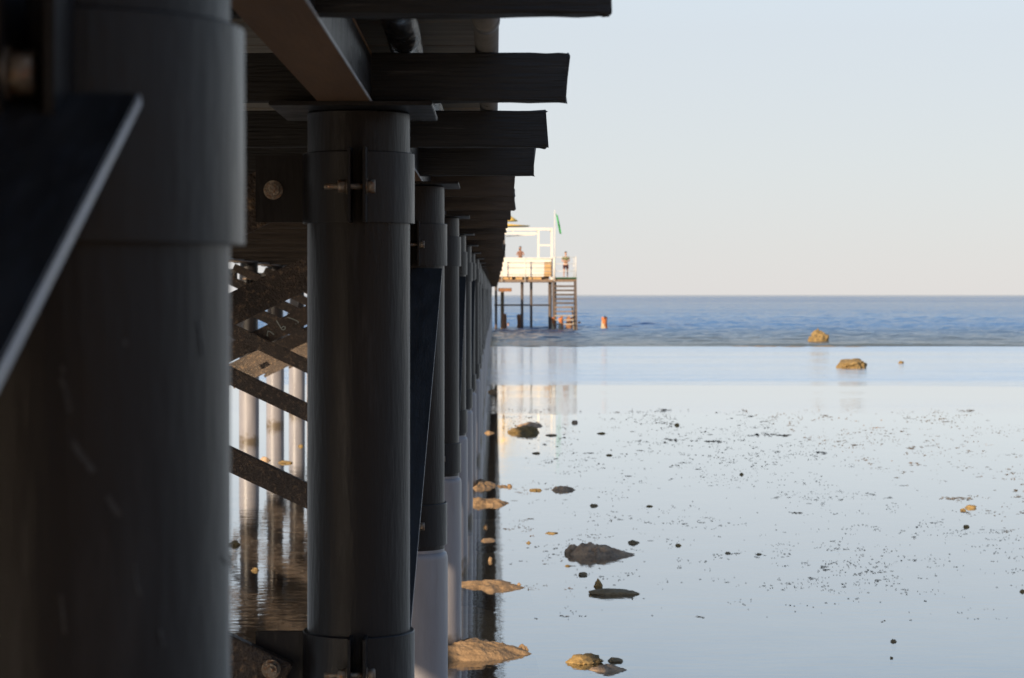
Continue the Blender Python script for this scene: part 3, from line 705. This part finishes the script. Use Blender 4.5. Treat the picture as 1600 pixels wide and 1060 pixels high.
# flag
fp = empty('flagpole', P(866.8, 437, 149.0)); tag(fp, 'thin white pole with a drooping green flag at the shelter corner', 'flagpole')
l0 = Vector(fp.location)
b = MB(); b.tube(l0 * 1 - l0, P(866.8, 329, 149.0) - l0, .035, .022, n=10); b.build('pole', M['white'], fp)
t = bmesh.new(); nv, nu = 22, 8; g = []
for i in range(nv + 1):
    v = i / nv; row = []
    for j in range(nu + 1):
        u = j / nu
        x = 868.2 + v * 6.2 + u * (3.4 - 1.2 * abs(v - .55)) * (1 if v > .04 else .6); y = 333.5 + v * 32 + u * (2.5 - 2 * v)
        q = P(x, y, 149.0 + .12 * math.sin(u * 7 + v * 5) + .05 * math.sin(v * 11)) - l0
        row.append(t.verts.new(q))
    g.append(row)
for i in range(nv):
    for j in range(nu): f_ = t.faces.new((g[i][j], g[i][j + 1], g[i + 1][j + 1], g[i + 1][j])); f_.smooth = True
me = bpy.data.meshes.new('flag'); t.to_mesh(me); t.free()
fo = link('flag', me, M['flag'], fp); sm = fo.modifiers.new('thick', 'SOLIDIFY'); sm.thickness = .006

# thatched parasols behind the shelter
def parasol(x, y, rpx, hpx, d, label):
    p = P(x, y, d); base = Vector((p.x, d, 3.47)); e = empty('parasol', base); tag(e, label, 'parasol', 'thatched parasols on the platform')
    z = p.z - base.z; r = rpx * px; h = hpx * px
    b = MB(); b.lathe([(0, z + h), (r * .3, z + h * .62), (r * .7, z + h * .25), (r, z), (r * .97, z - .06), (r * .5, z + .02), (0, z + .2)], 20); b.build('canopy', M['parasol'], e)
    b = MB(); b.tube((0, 0, 0), (0, 0, z + .3), .05, n=10); b.build('pole', M['post'], e)
parasol(788, 353, 42, 4, 157, 'low flat yellow parasol just above the shelter roof')
parasol(786, 345, 25, 20, 163, 'taller yellow parasol half hidden by the pier beam ends')

# rusty stumps
def stump(x, ytop, ybot, wpx, m, label, taper=.8, lean=0, name='rusty_stump', seed=1):
    d = CH * F / (ybot - VY); k = d / F; p = at(x, ybot, d); h = (ybot - ytop) * k; r = wpx * k / 2
    t = bmesh.new(); bmesh.ops.create_cone(t, cap_ends=True, segments=18, radius1=r, radius2=r * taper, depth=h + 1.2)
    bmesh.ops.subdivide_edges(t, edges=[e for e in t.edges if abs(e.verts[0].co.z - e.verts[1].co.z) > .1], cuts=10)
    for v in t.verts:
        q = noise.noise(v.co * 3 + Vector((seed * 5, 0, 0)))
        s = 1 + .35 * q; v.co.x *= s; v.co.y *= s
        v.co.x += lean * (v.co.z + (h + 1.2) / 2)
        if v.co.z > (h + 1.2) / 2 - .02: v.co.z += noise.noise(Vector((v.co.x * 6, v.co.y * 6, seed))) * .25
    for f_ in t.faces: f_.smooth = True
    me = bpy.data.meshes.new(name); t.to_mesh(me); t.free()
    o = link(name, me, M[m]); o.location = (p.x, d, (h - 1.2) / 2)
    if m == 'rust':
        me.materials.append(M['palestump'])
        for f_ in me.polygons:
            if f_.center.z < (h + 1.2) / 2 - h * (.55 + .3 * math.sin(f_.center.x * 9)): f_.material_index = 1
    return tag(o, label, 'stump', 'old pile stumps by the platform')
stump(787.5, 490, 516.3, 9, 'rustbrown', 'brown rusty stump in front of the T shaped old post', seed=1)
stump(811.5, 492, 516, 8.5, 'rustbrown', 'broad rusty stump between the T shaped post and the stairs', seed=2, taper=.9)
stump(876.3, 495.5, 518.3, 8.5, 'rust', 'bright orange stump in front of the platform stairs', seed=3)
stump(943.8, 497, 518, 11.5, 'rust', 'orange stump alone in the sea right of the stairs', seed=4, taper=.75)
stump(864.5, 497, 517.4, 9, 'rust', 'low red rusty lump at the left foot of the stairs', seed=5, taper=.6)
stump(890, 497, 515.4, 13, 'rustbrown', 'wide brown rusty tangle at the foot of the stairs', seed=6, taper=.7)
tp = empty('old_post', (P(785, 516).x, 150.6, 0)); tag(tp, 'old stained concrete post with a T shaped cap beside the pier end', 'post')
zt = P(785, 456, 150.6).z
b = MB(); b.tube((0, 0, -1.5), (0, 0, zt), .13, .12, n=16); b.build('shaft', M['concrete'], tp)
b = MB(); b.box((778.4 - 785) * px, (799.8 - 785) * px, -.16, .16, zt + .003, zt + .25, .02); b.build('cap', M['rustbrown'], tp)

# ------------------------------------------------------------------ people
def skin_obj(name, pts, edges, m, parent, sub=2, root=0):
    me = bpy.data.meshes.new(name); me.from_pydata([p[:3] for p in pts], edges, [])
    o = link(name, me, m, parent)
    sk_ = o.modifiers.new('skin', 'SKIN'); sk_.use_smooth_shade = True
    lay = me.skin_vertices[0].data
    for i, p in enumerate(pts):
        lay[i].radius = (p[3], p[4] if len(p) > 4 else p[3]); lay[i].use_root = (i == root)
    ss = o.modifiers.new('sub', 'SUBSURF'); ss.levels = sub; ss.render_levels = sub
    return o
def hand(pts, ed, wi, wrist, direc, side):
    """palm and five fingers growing from wrist vertex index wi"""
    d_ = Vector(direc).normalized(); s_ = Vector(side).normalized(); up = d_.cross(s_)
    w_ = Vector(wrist); pi = len(pts); c = w_ + d_ * .055; pts.append((*c, .034, .018)); ed.append((wi, pi))
    for j, (o_, ln) in enumerate(((-.027, .07), (-.009, .082), (.009, .078), (.027, .06))):
        k = len(pts); k0 = c + d_ * .042 + s_ * o_; k1 = k0 + d_ * ln * .55 + up * .006; k2 = k1 + d_ * ln * .4 + up * .018
        pts += [(*k0, .0095), (*k1, .0085), (*k2, .007)]; ed += [(pi, k), (k, k + 1), (k + 1, k + 2)]
    k = len(pts); k0 = w_ + d_ * .035 + s_ * -.036; k1 = k0 + d_ * .03 + s_ * -.02; pts += [(*k0, .011), (*k1, .009)]; ed += [(pi, k), (k, k + 1)]
def head(parent, c, face, hairm, skinm, long=False):
    """head with face, nose, eyes, ears; face = direction it looks"""
    t = bmesh.new(); bmesh.ops.create_icosphere(t, subdivisions=4, radius=1)
    for v in t.verts:
        n_ = v.co.copy(); x, y, z = n_
        v.co = Vector((x * .076 * (1 - .18 * max(0, -z)), y * .095, z * .118))
        if y < 0:
            v.co.y -= .018 * math.exp(-((x / .16) ** 2 + ((z + .10) / .2) ** 2))          # nose
            v.co.y += .012 * (math.exp(-(((x - .42) / .2) ** 2 + ((z - .1) / .14) ** 2)) + math.exp(-(((x + .42) / .2) ** 2 + ((z - .1) / .14) ** 2)))
            v.co.y -= .006 * math.exp(-((x / .3) ** 2 + ((z + .48) / .09) ** 2))           # lips
            v.co.y -= .008 * math.exp(-((x / .3) ** 2 + ((z + .85) / .15) ** 2))           # chin
        v.co.x += math.copysign(.014, x) * math.exp(-((abs(x) - 1) / .1) ** 2 - ((z) / .22) ** 2 - ((y - .1) / .18) ** 2)  # ears
    for f_ in t.faces: f_.smooth = True
    rot = Vector((0, -1, 0)).rotation_difference(Vector(face)).to_matrix().to_4x4(); rot.translation = Vector(c)
    bmesh.ops.transform(t, matrix=rot, verts=t.verts)
    me = bpy.data.meshes.new('head'); t.to_mesh(me); t.free(); ho = link('head', me, skinm, parent)
    t = bmesh.new(); bmesh.ops.create_icosphere(t, subdivisions=3, radius=1)
    for v in t.verts:
        x, y, z = v.co
        if z < (.35 if y < -.2 else (-.1 if y < .2 else -.45)): 
            v.co *= .86
            if long and y > -.1: v.co = Vector((x * .095, .045 + max(y, 0) * .085, z * .26)); continue
        v.co = Vector((v.co.x * .088, v.co.y * .108 + .006, v.co.z * .13 + .006))
    for f_ in t.faces: f_.smooth = True
    bmesh.ops.transform(t, matrix=rot, verts=t.verts)
    me = bpy.data.meshes.new('hair'); t.to_mesh(me); t.free(); link('hair', me, hairm, parent)
    t = bmesh.new()
    for s_ in (-1, 1): bmesh.ops.create_icosphere(t, subdivisions=2, radius=.011, matrix=Matrix.Translation((s_ * .031, -.083, .012)))
    bmesh.ops.transform(t, matrix=rot, verts=t.verts)
    me = bpy.data.meshes.new('eyes'); t.to_mesh(me); t.free(); link('eyes', me, hairm, parent)

def standing_man():
    g = P(884, 433.4, 150.6); r = empty('person', (g.x, g.y, g.z)); tag(r, 'standing person in olive shirt and dark shorts with folded arms on the green landing', 'person')
    pts = [(0, 0, .92, .14, .11), (0, .01, 1.12, .125, .10), (0, .01, 1.34, .15, .11), (0, 0, 1.45, .07), (0, -.01, 1.53, .055), (0, -.02, 1.60, .06)]
    ed = [(0, 1), (1, 2), (2, 3), (3, 4), (4, 5)]
    for s in (-1, 1):
        i = len(pts); pts += [(s * .10, 0, .84, .095), (s * .115, -.02, .47, .058), (s * .12, .02, .10, .038), (s * .125, -.05, .035, .035), (s * .14, -.16, .025, .026)]
        ed += [(0, i), (i, i + 1), (i + 1, i + 2), (i + 2, i + 3), (i + 3, i + 4)]
        i = len(pts); pts += [(s * .185, .01, 1.38, .06), (s * .26, .02, 1.12, .044), (s * .02, -.17, 1.10 + .04 * s, .027)]
        ed += [(2, i), (i, i + 1), (i + 1, i + 2)]
        hand(pts, ed, i + 2, pts[i + 2][:3], (-s, -.1, .15), (0, .2, 1))
    skin_obj('body', pts, ed, M['skin'], r)
    head(r, (0, -.03, 1.665), (.25, -.95, -.15), M['hair'], M['skin'])
    pts = [(0, .01, .90, .165, .13), (0, .01, 1.12, .15, .125), (0, .01, 1.35, .172, .13), (0, 0, 1.44, .085)]; ed = [(0, 1), (1, 2), (2, 3)]
    for s in (-1, 1):
        i = len(pts); pts += [(s * .19, .01, 1.375, .078), (s * .235, .018, 1.22, .066)]; ed += [(2, i), (i, i + 1)]
    skin_obj('shirt', pts, ed, M['olive'], r)
    pts = [(0, 0, .93, .158, .125)]; ed = []
    for s in (-1, 1):
        i = len(pts); pts += [(s * .10, 0, .82, .118), (s * .115, -.015, .55, .095)]; ed += [(0, i), (i, i + 1)]
    skin_obj('shorts', pts, ed, M['shorts'], r)
standing_man()

def leaning_woman():
    g = P(813, 437.2, 150.75); r = empty('person', (g.x, g.y, 4.1)); tag(r, 'person with long dark hair leaning on the white counter under the shelter', 'person')
    pts = [(0, .05, .90, .14, .11), (0, .03, 1.08, .115, .095), (0, -.03, 1.28, .14, .10), (0, -.06, 1.40, .06), (0, -.08, 1.47, .05), (0, -.10, 1.54, .055)]
    ed = [(0, 1), (1, 2), (2, 3), (3, 4), (4, 5)]
    for s in (-1, 1):
        i = len(pts); pts += [(s * .09, .05, .82, .09), (s * .10, .04, .46, .055), (s * .11, .08, .10, .036), (s * .115, .01, .035, .033), (s * .125, -.10, .025, .025)]
        ed += [(0, i), (i, i + 1), (i + 1, i + 2), (i + 2, i + 3), (i + 3, i + 4)]
        i = len(pts); pts += [(s * .165, -.03, 1.32, .055), (s * .26, -.13, 1.135, .04), (s * .06, -.36, 1.075, .026)]
        ed += [(2, i), (i, i + 1), (i + 1, i + 2)]
        hand(pts, ed, i + 2, pts[i + 2][:3], (-s, -.5, -.05), (0, .5, .8))
    skin_obj('body', pts, ed, M['skin2'], r)
    head(r, (0, -.12, 1.60), (.3, -.95, 0), M['hair'], M['skin2'], long=True)
    pts = [(0, .05, .84, .16, .13), (0, .03, 1.08, .135, .115), (0, -.03, 1.28, .158, .12), (0, -.05, 1.37, .09)]; ed = [(0, 1), (1, 2), (2, 3)]
    for s in (-1, 1):
        i = len(pts); pts += [(s * .16, -.03, 1.32, .07), (s * .21, -.08, 1.22, .058)]; ed += [(2, i), (i, i + 1)]
    skin_obj('shirt', pts, ed, M['topcloth'], r)
leaning_woman()
def swimmer(x, y, label, face):
    p = wat(x, y); r = empty('person', (p.x, p.y, -1.28)); tag(r, label, 'person')
    pts = [(0, .1, .92, .13, .1), (0, .05, 1.12, .12, .1), (0, 0, 1.26, .14, .1), (0, 0, 1.36, .06), (0, -.02, 1.44, .055)]; ed = [(0, 1), (1, 2), (2, 3), (3, 4)]
    for s in (-1, 1):
        i = len(pts); pts += [(s * .10, .25, .80, .085), (s * .11, .45, .55, .05), (s * .11, .75, .35, .034), (s * .11, .85, .30, .025)]; ed += [(0, i), (i, i + 1), (i + 1, i + 2), (i + 2, i + 3)]
        i = len(pts); pts += [(s * .18, 0, 1.30, .055), (s * .36, -.15, 1.22, .042), (s * .42, -.38, 1.20, .027)]; ed += [(2, i), (i, i + 1), (i + 1, i + 2)]
        hand(pts, ed, i + 2, pts[i + 2][:3], (s * .2, -1, 0), (-s, 0, 0))
    skin_obj('body', pts, ed, M['skin'], r)
    head(r, (0, -.03, 1.53), face, M['hair'], M['skin'])
swimmer(794, 512, 'bather with head above water between the old post and the platform posts', (.3, -.95, 0))
swimmer(905.5, 510, 'dark haired bather in the water just right of the stairs', (.9, .4, 0))
